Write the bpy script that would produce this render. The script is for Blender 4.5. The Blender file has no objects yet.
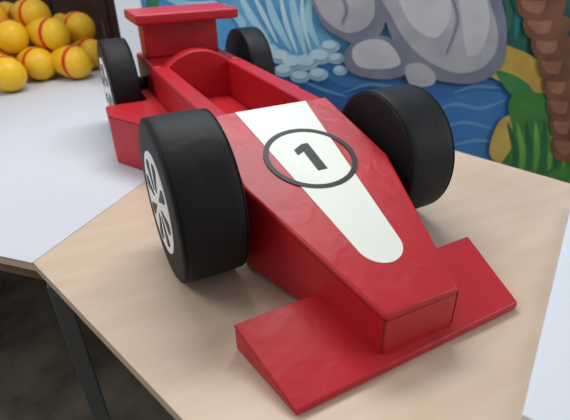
import bpy, bmesh, math, random
import numpy as np
import mathutils
from mathutils import Vector, Matrix
random.seed(4)
scn=bpy.context.scene
try:
    scn.view_settings.view_transform='Standard'
except Exception: pass

# ------------------------------------------------------------ camera
CP=(-0.4250,-0.8224,0.5810); YAW,PIT,ROL=[math.radians(v) for v in (-25.4295,29.8512,-1.3713)]
FPX=461.85
fw=Vector((-math.sin(YAW)*math.cos(PIT),math.cos(YAW)*math.cos(PIT),-math.sin(PIT)))
r0=Vector((math.cos(YAW),math.sin(YAW),0)); u0=r0.cross(fw)
rr_=r0*math.cos(ROL)+u0*math.sin(ROL); uu_=u0*math.cos(ROL)-r0*math.sin(ROL)
M=Matrix((( rr_.x,uu_.x,-fw.x,CP[0]),(rr_.y,uu_.y,-fw.y,CP[1]),(rr_.z,uu_.z,-fw.z,CP[2]),(0,0,0,1)))
cd=bpy.data.cameras.new('camera'); cam=bpy.data.objects.new('camera',cd); scn.collection.objects.link(cam)
cam.matrix_world=M; cd.sensor_width=36; cd.sensor_fit='HORIZONTAL'; cd.lens=FPX*36/570; cd.clip_start=.01
cd.dof.use_dof=True; cd.dof.focus_distance=.95; cd.dof.aperture_fstop=3.6
scn.camera=cam

# ------------------------------------------------------------ materials
def srgb(c):
    return tuple(((v/255)/12.92 if v/255<=.04045 else ((v/255+.055)/1.055)**2.4) for v in c)+(1,)
def mat(name,col,rough=.5,spec=.5,var=.0,vscale=6,bump=0,bscale=300,col2=None,coat=0,stretch=None,wr=.25):
    m=bpy.data.materials.new(name); m.use_nodes=True; n=m.node_tree.nodes; l=m.node_tree.links
    b=n['Principled BSDF']; b.inputs['Roughness'].default_value=rough
    b.inputs['Specular IOR Level'].default_value=spec; b.inputs['Coat Weight'].default_value=coat
    tc=n.new('ShaderNodeTexCoord'); mp=n.new('ShaderNodeMapping'); l.new(tc.outputs['Object'],mp.inputs[0])
    if stretch: mp.inputs['Scale'].default_value=stretch[:3]; 
    if stretch and len(stretch)>3: mp.inputs['Rotation'].default_value=(0,0,stretch[3])
    c1=srgb(col); c2=srgb(col2) if col2 else tuple(min(1,v*(1-var)) for v in c1[:3])+(1,)
    nz=n.new('ShaderNodeTexNoise'); nz.inputs['Scale'].default_value=vscale; nz.inputs['Detail'].default_value=5
    l.new(mp.outputs[0],nz.inputs['Vector'])
    rp=n.new('ShaderNodeValToRGB'); rp.color_ramp.elements[0].position=.35; rp.color_ramp.elements[1].position=.65
    rp.color_ramp.elements[0].color=c1; rp.color_ramp.elements[1].color=c2
    l.new(nz.outputs['Fac'],rp.inputs[0]); l.new(rp.outputs[0],b.inputs['Base Color'])
    if bump:
        n2=n.new('ShaderNodeTexNoise'); n2.inputs['Scale'].default_value=bscale; n2.inputs['Detail'].default_value=3
        l.new(tc.outputs['Object'],n2.inputs['Vector'])
        n3=n.new('ShaderNodeTexNoise'); n3.inputs['Scale'].default_value=16; n3.inputs['Detail'].default_value=2
        n3.inputs['Distortion'].default_value=.6
        l.new(tc.outputs['Object'],n3.inputs['Vector'])
        bp=n.new('ShaderNodeBump'); bp.inputs['Strength'].default_value=bump; bp.inputs['Distance'].default_value=.001
        l.new(n2.outputs['Fac'],bp.inputs['Height'])
        b2=n.new('ShaderNodeBump'); b2.inputs['Strength'].default_value=wr; b2.inputs['Distance'].default_value=.008
        l.new(n3.outputs['Fac'],b2.inputs['Height']); l.new(bp.outputs[0],b2.inputs['Normal'])
        l.new(b2.outputs[0],b.inputs['Normal'])
    return m
RED=mat('red_vinyl',(182,26,38),.40,.42,.07,5,.25,500,wr=.32)
SEAM=mat('red_seam',(112,12,22),.6,.3)
BLK=mat('black_vinyl',(16,16,19),.60,.28,.15,8,.2,500,wr=.3)
BLKS=mat('black_seam',(7,7,8),.6,.2)
WHT=mat('white_vinyl',(226,230,220),.45,.4,.03,8)
WHH=mat('white_hub_vinyl',(242,242,240),.5,.4,.03,8)
BKD=mat('black_decal',(22,20,24),.5,.4)
WOOD=mat('laminate_table',(208,186,164),.42,.4,col2=(201,178,154),vscale=5,stretch=(1,5,1,math.radians(-18)))
WEDGE=mat('table_edge',(126,98,72),.6,.3,.2,20)
WTAB=mat('white_paper',(204,208,217),.5,.35,.03,4)
METAL=mat('leg_metal',(92,94,90),.5,.5,.1,5)
FLOOR=mat('floor_concrete',(122,112,96),.8,.3,col2=(72,64,54),vscale=5)
YEL=mat('yellow_vinyl',(236,188,34),.42,.4,.06,6)
PRED=mat('pin_red_band',(205,40,30),.5,.4)
GREY=mat('far_wall_paint',(150,140,125),.8,.3,col2=(125,112,98),vscale=2)
PANEL=mat('white_panel_paint',(216,222,228),.5,.35,.02,3)
BROWN=mat('brown_wood',(82,52,42),.6,.3,.3,10)
DARK=mat('dark_cabinet_wood',(56,44,40),.6,.3,.3,10)

def link(o): scn.collection.objects.link(o); return o
def empty(name,loc=(0,0,0)):
    e=bpy.data.objects.new(name,None); e.empty_display_size=.05; e.location=loc; return link(e)
def obj(name,bm,mats,parent=None,bevel=0,seg=3,smooth=True,loc=None):
    bmesh.ops.recalc_face_normals(bm,faces=bm.faces)
    me=bpy.data.meshes.new(name); bm.to_mesh(me); bm.free()
    for m in (mats if isinstance(mats,(list,tuple)) else [mats]): me.materials.append(m)
    if smooth:
        for p in me.polygons: p.use_smooth=True
    o=link(bpy.data.objects.new(name,me))
    if parent: o.parent=parent
    if bevel:
        b=o.modifiers.new('bevel','BEVEL'); b.width=bevel; b.segments=seg; b.limit_method='ANGLE'; b.angle_limit=math.radians(25)
        b.harden_normals=False
    if smooth:
        w=o.modifiers.new('wn','WEIGHTED_NORMAL'); w.keep_sharp=True
    return o
def prism_bm(poly,zb,zt,bm=None):
    bm=bm or bmesh.new()
    fb=zb if callable(zb) else (lambda x,y:zb); ft=zt if callable(zt) else (lambda x,y:zt)
    lo=[bm.verts.new((x,y,fb(x,y))) for x,y in poly]; hi=[bm.verts.new((x,y,ft(x,y))) for x,y in poly]
    n=len(poly)
    bm.faces.new(lo[::-1]); bm.faces.new(hi)
    for i in range(n): bm.faces.new((lo[i],lo[(i+1)%n],hi[(i+1)%n],hi[i]))
    return bm
def box(x0,x1,y0,y1,z0,z1,bm=None): return prism_bm([(x0,y0),(x1,y0),(x1,y1),(x0,y1)],z0,z1,bm)
def tube(name,pts,r,m,parent,cyc=False):
    cu=bpy.data.curves.new(name,'CURVE'); cu.dimensions='3D'; cu.bevel_depth=r; cu.bevel_resolution=2
    s=cu.splines.new('POLY'); s.points.add(len(pts)-1)
    for q,p in zip(s.points,pts): q.co=(*p,1)
    s.use_cyclic_u=cyc; cu.materials.append(m)
    o=link(bpy.data.objects.new(name,cu)); o.parent=parent; return o

# ------------------------------------------------------------ car
car=empty('toy_race_car')
SL=.2879
def zs(x,y): return .259+(y-.1385)*SL
noseP=[(-.0725,-.421),(.0725,-.421),(.165,-.095),(.150,.1385),(-.150,.1385),(-.165,-.095)]
obj('nose_body',prism_bm(noseP,.008,zs),RED,car,.007,4)
L=math.hypot(1,SL); nx=Vector((0,-SL,1)).normalized()
def onslope(x,y,off): return Vector((x,y,zs(x,y)))+nx*off
tube('nose_seam',[(x,y,zs(x,y)-.009) for x,y in noseP],.0009,SEAM,car,True)
for sx in(-1,1):   # vertical stitched corners of the nose tip
    tube('corner_seam',[(sx*.0722,-.4192,.022),(sx*.0722,-.4192,.088)],.0010,SEAM,car)
def decal(name,pts,off,m,th=.0006):
    bm=bmesh.new(); vs=[bm.verts.new(onslope(x,y,off)) for x,y in pts]; vb=[bm.verts.new(onslope(x,y,-.0005)) for x,y in pts]
    bm.faces.new(vs); n=len(pts)
    for i in range(n): bm.faces.new((vs[i],vs[(i+1)%n],vb[(i+1)%n],vb[i]))
    return obj(name,bm,m,car,smooth=False)
rt=.043; yt=-.339+rt
stripe=[(.089,.132),(-.089,.132),(-rt,yt)]+[(-rt*math.cos(t),yt-rt*math.sin(t)) for t in np.linspace(0.1,math.pi-.1,20)]+[(rt,yt)]
decal('racing_stripe',stripe,.0012,WHT)
bm=bmesh.new(); N=72; ro,ri,yc=.0975,.0865,-.056
o_=[bm.verts.new(onslope(ro*math.cos(t),yc+ro*math.sin(t)/L,.0022)) for t in np.linspace(0,2*math.pi,N,endpoint=False)]
i_=[bm.verts.new(onslope(ri*math.cos(t),yc+ri*math.sin(t)/L,.0022)) for t in np.linspace(0,2*math.pi,N,endpoint=False)]
ob=[bm.verts.new(v.co-nx*.002) for v in o_]; ib=[bm.verts.new(v.co-nx*.002) for v in i_]
for i in range(N):
    j=(i+1)%N; bm.faces.new((o_[i],o_[j],i_[j],i_[i])); bm.faces.new((o_[i],o_[j],ob[j],ob[i])); bm.faces.new((i_[i],i_[j],ib[j],ib[i]))
obj('badge_ring',bm,BKD,car,smooth=False)
one=[(-.007,-.043),(.014,-.043),(.014,.041),(-.001,.041),(-.024,.028),(-.024,.011),(-.007,.019)]
decal('number_one',[(x+.001,yc+y) for x,y in one],.0024,BKD)

# front wing (wedge: thick at the back)
wp=[(-.236,-.446),(.221,-.430),(.250,-.270),(-.266,-.285)]
def wz(x,y): return .012+(y+.446)/.16*.042
obj('front_wing',prism_bm(wp,0,wz),RED,car,.004,3)
tube('wing_seam',[(wp[3][0]+.0006,wp[3][1]+.001,wz(*wp[3])-.0045),(wp[0][0]+.0004,wp[0][1]+.002,wz(*wp[0])-.003)],.0009,SEAM,car)

# rear body : tub with cockpit opening
bm=box(-.150,-.098,.142,.72,0,.25); box(.098,.150,.142,.72,0,.25,bm)
obj('cockpit_rails',bm,RED,car,.007,3)
for sx in(-1,1):
    tube('rail_seam',[(sx*.150,.16,.2425),(sx*.150,.99,.2425)],.0009,SEAM,car)
obj('cockpit_floor',box(-.099,.099,.142,.72,0.0,.10),RED,car,.004,2)
obj('seat_cushion',box(-.095,.095,.40,.70,.10,.135),RED,car,.012,3)
obj('dash_panel',box(-.097,.097,.144,.165,.10,.235),BLK,car,.006,3)
bm=bmesh.new(); prof=[(-.125,.10),(-.125,.25)]
for t in np.linspace(0,1,21): 
    x=-.105+.21*t; prof.append((x,.25+.042*math.sin(math.pi*t)**.8))
prof+=[(.125,.25),(.125,.10)]
f_=[bm.verts.new((x,.695,z)) for x,z in prof]; b_=[bm.verts.new((x,.75,z)) for x,z in prof]; n=len(prof)
bm.faces.new(f_); bm.faces.new(b_[::-1])
for i in range(n): bm.faces.new((f_[i],f_[(i+1)%n],b_[(i+1)%n],b_[i]))
obj('seat_back',bm,RED,car,.006,3)
obj('rear_deck',box(-.150,.150,.722,1.0,0,.25),RED,car,.009,3)
for s in (-1,1):
    pp=[(s*.149,.31),(s*.26,.495),(s*.321,.604),(s*.315,.705),(s*.185,.705),(s*.185,.86),(s*.149,.86)]
    tube('sidepod_seam',[(x,y,.148) for x,y in pp[:4]],.0009,SEAM,car)
    if s>0: pp=pp[::-1]
    obj('sidepod_%s'%('l' if s<0 else 'r'),prism_bm(pp,0,.155),RED,car,.007,3)
obj('rear_wing_support',box(-.135,.125,.86,.96,.25,.374),RED,car,.008,3)
obj('rear_wing_plate',box(-.172,.172,.760,.965,.370,.402),RED,car,.008,3)

def wheel(name,x_out,y,R,w,rh,side,rot=.2,w0=.114):
    e=bpy.data.objects.new(name,None); link(e); e.parent=car; e.location=(x_out,y,R); e.empty_display_size=.03
    prof=[(0,.0),(R*.80,.0),(R*.945,.0008),(R*.98,.004),(R*.996,.012),(R,.024),(R*1.002,w/2),(R,w-.024),(R*.996,w-.012),(R*.98,w-.004),(R*.945,w-.0008),(R*.8,w),(0,w)]
    bm=bmesh.new(); N=72; rings=[]
    for r,t in prof:
        if r==0: rings.append([bm.verts.new((-side*t,0,0))]); continue
        rings.append([bm.verts.new((-side*t,r*math.cos(a),r*math.sin(a))) for a in np.linspace(0,2*math.pi,N,endpoint=False)])
    for A,B in zip(rings,rings[1:]):
        for i in range(N):
            j=(i+1)%N
            if len(A)==1: bm.faces.new((A[0],B[j],B[i]))
            elif len(B)==1: bm.faces.new((A[i],A[j],B[0]))
            else: bm.faces.new((A[i],A[j],B[j],B[i]))
    obj('tyre',bm,BLK,e)
    for t in (.005,w-.005):
        tube('tyre_seam',[(-side*t,R*.986*math.cos(a),R*.986*math.sin(a)) for a in np.linspace(0,2*math.pi,64,endpoint=False)],.0013,BLKS,e,True)
    bm=bmesh.new(); c=bm.verts.new((side*.0015,0,0)); ro=[bm.verts.new((side*.0015,rh*math.cos(a),rh*math.sin(a))) for a in np.linspace(0,2*math.pi,N,endpoint=False)]
    rb=[bm.verts.new((-side*.001,v.co.y,v.co.z)) for v in ro]
    for i in range(N): bm.faces.new((c,ro[i],ro[(i+1)%N])); bm.faces.new((ro[i],ro[(i+1)%N],rb[(i+1)%N],rb[i]))
    obj('hub_disc',bm,WHH,e,smooth=False)
    bm=bmesh.new()
    for k in range(8):
        a=2*math.pi*k/8+rot; ca,sa=math.cos(a),math.sin(a); pts=[]
        for (q,hh) in [(.26,.02),(.5,.065),(.74,.13),(.83,.12),(.87,.0),(.83,-.12),(.74,-.13),(.5,-.065),(.26,-.02)]:
            pts.append((q*rh*ca-hh*rh*sa,q*rh*sa+hh*rh*ca))
        vs=[bm.verts.new((side*.0028,p[0],p[1])) for p in pts]; vb=[bm.verts.new((0,p[0],p[1])) for p in pts]
        bm.faces.new(vs)
        for i in range(len(vs)): bm.faces.new((vs[i],vs[(i+1)%len(vs)],vb[(i+1)%len(vs)],vb[i]))
    obj('hub_slots',bm,BKD,e,smooth=False)
    bm=bmesh.new(); dd=abs(abs(x_out)-w-.14)
    bmesh.ops.create_cone(bm,segments=24,radius1=.03,radius2=.03,depth=dd+.01,cap_ends=True,
        matrix=Matrix.Translation((-side*(w+dd/2),0,0))@Matrix.Rotation(math.pi/2,4,'Y'))
    obj('axle',bm,BLK,e)
wheel('front_wheel_l',-.3100,-.024,.161,.123,.100,-1)
wheel('front_wheel_r',.3060,-.008,.149,.122,.1035,1)
wheel('rear_wheel_l',-.284,.868,.162,.090,.107,-1)
wheel('rear_wheel_r',.282,.868,.160,.087,.105,1)

# ------------------------------------------------------------ table and paper
nT=Vector((.338,-.941)); A=Vector((-.568,.146)); Rr=Vector((.66,.181)); d2=Vector((.303,-.953))
def along(p,d,t): return (p.x+d.x*t,p.y+d.y*t)
P=mathutils.geometry.intersect_line_line_2d(A,A+Vector((.72,.694))*5,Rr-d2*5,Rr+d2*5)
ZT=-.0016
sheet=[tuple(A),tuple(P),(P.x-.2,P.y+.28),(-.14,1.50),(-.02,2.6),(-1.7,2.6),(-1.7,A.y+1.11)]
full=[along(A,nT,1.5),along(Rr,d2,1.6)]+sheet[1:]+[tuple(A)]
tab=empty('work_table')
obj('table_top',prism_bm(full,-.024,ZT),[WOOD],tab,smooth=False)
cen=Vector((.1,.3))
obj('table_frame',prism_bm([tuple(cen+(Vector(q)-cen)*.985) for q in full],-.055,-.024),WEDGE,tab,smooth=False)
for q in [A+Vector((.03,-.01)),A+nT*1.42+Vector((.06,0)),Rr+d2*1.5-Vector((.06,0)),Rr-d2*.5-Vector((.06,0)),Vector((-1.62,1.35)),Vector((-1.62,2.5)),Vector((-.12,2.5))]:
    obj('leg',box(q.x-.018,q.x+.018,q.y-.018,q.y+.018,-.75,-.055),METAL,tab,.002,2,smooth=False)
s2=[tuple(cen+(Vector(q)-cen)*1.004) if i not in(1,) else q for i,q in enumerate(sheet)]
obj('paper_sheet',prism_bm(s2,ZT,-.0004),WTAB,None,smooth=False)
obj('white_board',prism_bm([(.638,-.234),(.04,-.591),(.25,-1.02),(.9,-.60)],ZT,.012),PANEL,None,.002,2,smooth=False)

# ------------------------------------------------------------ room
nW=Vector((.429,.903,0)); rW=Vector((.903,-.429,0)); O=Vector((CP[0],CP[1],0))+nW*2.27
def wp3(s,z,off=0): return O+rW*s+Vector((0,0,z))-nW*off
def wallbox(name,s0,s1,z0,z1,d0,d1,m,parent=None):
    bm=bmesh.new(); v=[]
    for s,d in ((s0,d0),(s1,d0),(s1,d1),(s0,d1)):
        v.append((bm.verts.new(O+rW*s+nW*d+Vector((0,0,z0))),bm.verts.new(O+rW*s+nW*d+Vector((0,0,z1)))))
    bm.faces.new([a[0] for a in v][::-1]); bm.faces.new([a[1] for a in v])
    for i in range(4): j=(i+1)%4; bm.faces.new((v[i][0],v[j][0],v[j][1],v[i][1]))
    return obj(name,bm,m,parent,smooth=False)
MBASE=mat('mural_blue',(62,130,182),.6,.3,col2=(90,160,204),vscale=3.5)
wallbox('wall_back',-.62,3.2,-.75,1.8,0,.1,MBASE)
wallbox('trim_1',-.735,-.622,-.75,1.8,-.02,.12,PANEL)
wallbox('trim_2',-.83,-.75,-.75,1.8,.3,.38,BROWN)
wallbox('wall_far',-3.5,3.2,-.75,1.8,2.2,2.3,GREY)
cab=empty('storage_cabinet')
wallbox('carcass',-2.5,-.86,-.75,.50,1.45,1.85,DARK,cab)
for k in range(4):
    s=-2.48+k*.405
    wallbox('cabinet_panel',s,s+.39,-.70,.46,1.435,1.45,BROWN,cab)
    wallbox('handle',s+.34,s+.355,-.05,.12,1.42,1.435,METAL,cab)
obj('floor',box(-4,5,-2.5,6,-.80,-.75),FLOOR,None,smooth=False)

# ---- mural painted on wall_back: flat shapes laid out on the wall surface (s,z)
def w(px,py):
    d=fw+rr_*((px-285)/FPX)+uu_*((210-py)/FPX); C=Vector(CP); t=2.27/d.dot(nW); p=C+d*t
    return ((p-O).dot(rW),p.z)
mm={}
def MC(c,c2=None,vs=5):
    k=(c,c2,vs)
    if k not in mm:
        g=lambda q: tuple(int(.93*(v*.86+.14*sum(q)/3)) for v in q)
        mm[k]=mat('mural_paint_%02d'%len(mm),g(c),.6,.3,col2=g(c2) if c2 else tuple(int(v*.88) for v in g(c)),vscale=vs)
    return mm[k]
mbm=bmesh.new(); mlist=[]; layer=[0]
def smoothpts(pts,k=6):
    n=len(pts); out=[]
    for i in range(n):
        p0,p1,p2,p3=[np.array(pts[(i+j-1)%n],float) for j in range(4)]
        for t in np.linspace(0,1,k,endpoint=False):
            out.append(tuple(.5*((2*p1)+(-p0+p2)*t+(2*p0-5*p1+4*p2-p3)*t*t+(-p0+3*p1-3*p2+p3)*t**3)))
    return out
def paint(pts,m,smooth=True):
    if smooth: pts=smoothpts(pts)
    layer[0]+=1; off=.0003*layer[0]+.001
    if m not in mlist: mlist.append(m)
    f=mbm.faces.new([mbm.verts.new(wp3(*w(*p),off)) for p in pts]); f.material_index=mlist.index(m)
def stroke(pts,wd,m):
    P=[np.array(p,float) for p in pts]; Lh=[];Rh=[]
    for i,p in enumerate(P):
        t=P[min(i+1,len(P)-1)]-P[max(i-1,0)]; t/=np.linalg.norm(t)+1e-6; nrm=np.array([-t[1],t[0]])
        ww=wd*math.sin(math.pi*(i+.35)/(len(P)-.3))
        Lh.append(p+nrm*ww); Rh.append(p-nrm*ww)
    paint([tuple(a) for a in Lh]+[tuple(a) for a in Rh[::-1]],m)
lt=MC((130,195,228),(165,215,236)); wh=MC((205,232,244),(170,212,236)); dk=MC((38,88,160),(48,106,180)); md=MC((44,112,190),(58,130,204),4)
ltw=MC((96,165,215),(80,150,208))
paint([(147,-20),(160,-20),(158,10),(152,30),(150,45),(147,45)],MC((60,140,80),(40,110,70)))
paint([(250,45),(330,60),(420,70),(520,78),(540,120),(520,160),(560,190),(400,190),(240,120)],md)
paint([(262,60),(300,52),(338,84),(380,86),(420,96),(360,110),(300,110),(262,80)],dk)
paint([(440,100),(500,92),(520,110),(500,150),(470,160),(430,150)],MC((64,136,205),(48,115,192)))
for a in [[(345,92),(370,84),(400,88),(430,84)],[(430,112),(455,104),(480,108),(505,100)],[(440,128),(465,122),(490,128)],[(300,80),(325,90),(345,96)],[(450,145),(480,140),(505,146)],[(455,92),(475,86),(500,88)]]: stroke(a,1.8,ltw)
paint([(215,-20),(330,-20),(322,20),(335,45),(318,62),(285,66),(262,48),(240,25)],MC((100,178,220),(66,142,202),9))
for a in [[(160,-5),(190,5),(215,2)],[(240,-5),(252,18),(268,40)],[(265,-10),(275,20),(290,48)],[(290,-10),(296,20),(305,52)],[(312,-10),(308,20),(318,45)],[(225,5),(240,20),(245,34)]]: stroke(a,4,lt)
for a in [[(252,-8),(263,14),(276,40)],[(280,-5),(286,22),(296,50)],[(302,-5),(303,22),(310,48)]]: stroke(a,2.5,wh)
foam=[(258,42,8),(268,50,9),(280,56,9),(292,62,10),(306,62,10),(320,56,10),(330,46,8),(336,58,7),(300,76,8),(318,74,8),(284,70,8),(340,70,6)]
for cx,cy,r in foam:
    paint([(cx+r*math.cos(t)*1.25,cy+r*.8*math.sin(t)) for t in np.linspace(0,6.28,8,endpoint=False)],lt)
for cx,cy,r in foam:
    r*=.72; paint([(cx-1+r*math.cos(t)*1.25,cy-2+r*.75*math.sin(t)) for t in np.linspace(0,6.28,8,endpoint=False)],wh)
paint([(455,-20),(600,-20),(600,90),(540,75),(505,60),(478,40),(470,10)],MC((28,105,85),(20,78,88),9))
for k in range(9):
    x=475+k*9; stroke([(x,-5),(x+6,12+3*(k%3)),(x+3,30+6*(k%3))],3.5,MC((58,140,70),(40,110,80)) if k%2 else MC((22,120,130),(30,140,140)))
paint([(482,40),(515,48),(545,62),(600,80),(600,125),(560,118),(535,100),(505,84),(478,66)],MC((214,180,72),(196,150,60),6))
paint([(500,118),(530,112),(560,120),(556,150),(520,150),(500,162),(488,150)],MC((222,192,90),(200,160,70)))
paint([(495,70),(520,78),(535,96),(528,104),(508,92)],MC((70,150,80),(50,130,70)))
paint([(508,98),(540,92),(600,110),(600,215),(548,185),(520,178),(500,165),(512,140)],MC((78,150,62),(50,120,58),8))
for k in range(8):
    x=512+k*7; stroke([(x,172-k),(x+2,150),(x-5+2*k,124)],3.2,MC((120,185,70),(90,160,60)) if k%2 else MC((40,105,60),(50,125,70)))
rk=MC((186,187,194),(168,169,180),7); rs=MC((136,137,156),(118,120,144),7); rl=MC((208,209,215),(192,194,202),6)
paint([(312,-20),(372,-20),(384,10),(380,32),(360,44),(338,36),(320,20)],rs)
paint([(312,-20),(364,-20),(374,8),(366,26),(348,32),(330,24),(318,8)],rk)
paint([(376,-20),(480,-20),(502,10),(504,50),(496,70),(472,82),(440,80),(416,70),(398,50),(386,24)],rs)
paint([(380,-20),(470,-20),(490,8),(496,42),(484,64),(460,72),(434,64),(410,46),(392,18)],rk)
paint([(398,-15),(440,-15),(450,12),(436,36),(416,30),(402,10)],rl)
paint([(458,-15),(480,-10),(488,20),(480,48),(466,54),(460,20)],rl)
paint([(346,48),(362,36),(386,36),(404,50),(412,68),(388,78),(356,74),(344,62)],rs)
paint([(352,48),(366,39),(384,40),(396,52),(398,64),(376,68),(356,64)],rl)
paint([(404,66),(420,62),(434,74),(430,84),(410,84)],rk)
for a in [[(450,-5),(456,20),(446,50)],[(340,-8),(346,8),(342,22)]]: stroke(a,1.6,rs)
tb=MC((140,88,62),(110,68,48),10); tl=MC((172,116,82),(145,94,66),10)
trunk=[(532,-14,24),(538,6,24),(544,26,23),(550,46,21),(555,66,19),(559,86,18),(562,106,17),(564,126,16),(566,146,17)]
for x,y,r in trunk[::-1]:
    paint([(x-r,y-8),(x,y-13),(x+r,y-8),(x+r*.8,y+10),(x,y+14),(x-r*.8,y+10)],tb)
    paint([(x-r*.8,y-7),(x,y-11),(x+r*.2,y-6),(x,y+6),(x-r*.6,y+4)],tl)
bmesh.ops.recalc_face_normals(mbm,faces=mbm.faces)
obj('mural',mbm,mlist,None,smooth=False)

# ------------------------------------------------------------ bowling pins
PROF=[(0,0),(.03,.004),(.055,.016),(.075,.036),(.088,.06),(.094,.085),(.095,.11),(.09,.15),(.078,.20),(.058,.25),(.045,.29),(.043,.31),(.05,.34),(.060,.375),(.062,.41),(.052,.44),(.03,.462),(0,.47)]
pbm=bmesh.new()
def pin(loc,ax,k=1.):
    ax=Vector(ax).normalized(); Q=ax.to_track_quat('Z','Y').to_matrix(); N=28; rings=[]
    pr=[]
    for i in range(len(PROF)-1):
        for t in (0,.5): pr.append((PROF[i][0]*(1-t)+PROF[i+1][0]*t,PROF[i][1]*(1-t)+PROF[i+1][1]*t))
    pr.append(PROF[-1])
    for r,h in pr:
        if r==0: rings.append([pbm.verts.new(Vector(loc)+Q@Vector((0,0,(h-.1)*k)))])
        else: rings.append([pbm.verts.new(Vector(loc)+Q@Vector((r*k*math.cos(a),r*k*math.sin(a),(h-.1)*k))) for a in np.linspace(0,2*math.pi,N,endpoint=False)])
    for idx,(Aa,Bb) in enumerate(zip(rings,rings[1:])):
        h=pr[idx][1]; mi=1 if (.072<=h<.097 or .265<=h<.30) else 0
        for i in range(N):
            j=(i+1)%N
            if len(Aa)==1: f=pbm.faces.new((Aa[0],Bb[j],Bb[i]))
            elif len(Bb)==1: f=pbm.faces.new((Aa[i],Aa[j],Bb[0]))
            else: f=pbm.faces.new((Aa[i],Aa[j],Bb[j],Bb[i]))
            f.material_index=mi
rd=Vector((.903,-.429,0)); nd=Vector((.429,.903,0)); base=Vector((-.50,1.84,0))
lay=[(-.03,-.16,.083,(-.7,1)),(-.24,-.16,.083,(-.5,1)),
     (.20,.06,.083,(-1,.5)),(.02,.05,.083,(-1,.8)),(-.2,.05,.083,(-.8,1)),(-.42,-.1,.083,(-.5,1)),
     (.20,.28,.083,(-1,.8)),(.02,.30,.083,(-.6,1)),
     (.09,.13,.21,(-1,.5)),(-.10,.09,.21,(-.9,1)),(-.30,.04,.21,(-.6,1)),(.15,.34,.21,(-.9,1)),
     (-.04,.26,.29,(-1,.7)),(-.24,.20,.29,(-.8,1))]
for s,d,z,(a,b) in lay:
    p=base+rd*(s-.045)+nd*d; pin((p.x,p.y,z),rd*a+nd*b,.865)
obj('bowling_pins_pile',pbm,[YEL,PRED],None)

# ------------------------------------------------------------ lights
def area(name,loc,tgt,size,power,col=(1,1,1)):
    ld=bpy.data.lights.new(name,'AREA'); ld.shape='RECTANGLE'; ld.size=size[0]; ld.size_y=size[1]; ld.energy=power; ld.color=col
    o=link(bpy.data.objects.new(name,ld)); o.location=loc
    o.rotation_euler=(Vector(tgt)-Vector(loc)).to_track_quat('-Z','Y').to_euler(); return o
area('ceiling_light',(.3,1.0,1.9),(.0,.3,0),(1.6,.5),33,(1,.99,.97))
area('left_fill',(-1.6,.4,1.7),(0,0,0),(1.0,.6),14,(.97,.98,1))  # added fill lamp to brighten the left side, not a room fixture
area('window_light',(2.3,-1.4,1.2),(0,.3,0),(1.2,1.2),23,(.92,.96,1))
wd=bpy.data.worlds.new('world'); scn.world=wd; wd.use_nodes=True
bg=wd.node_tree.nodes['Background']; bg.inputs[0].default_value=(.95,.97,1,1); bg.inputs[1].default_value=.43
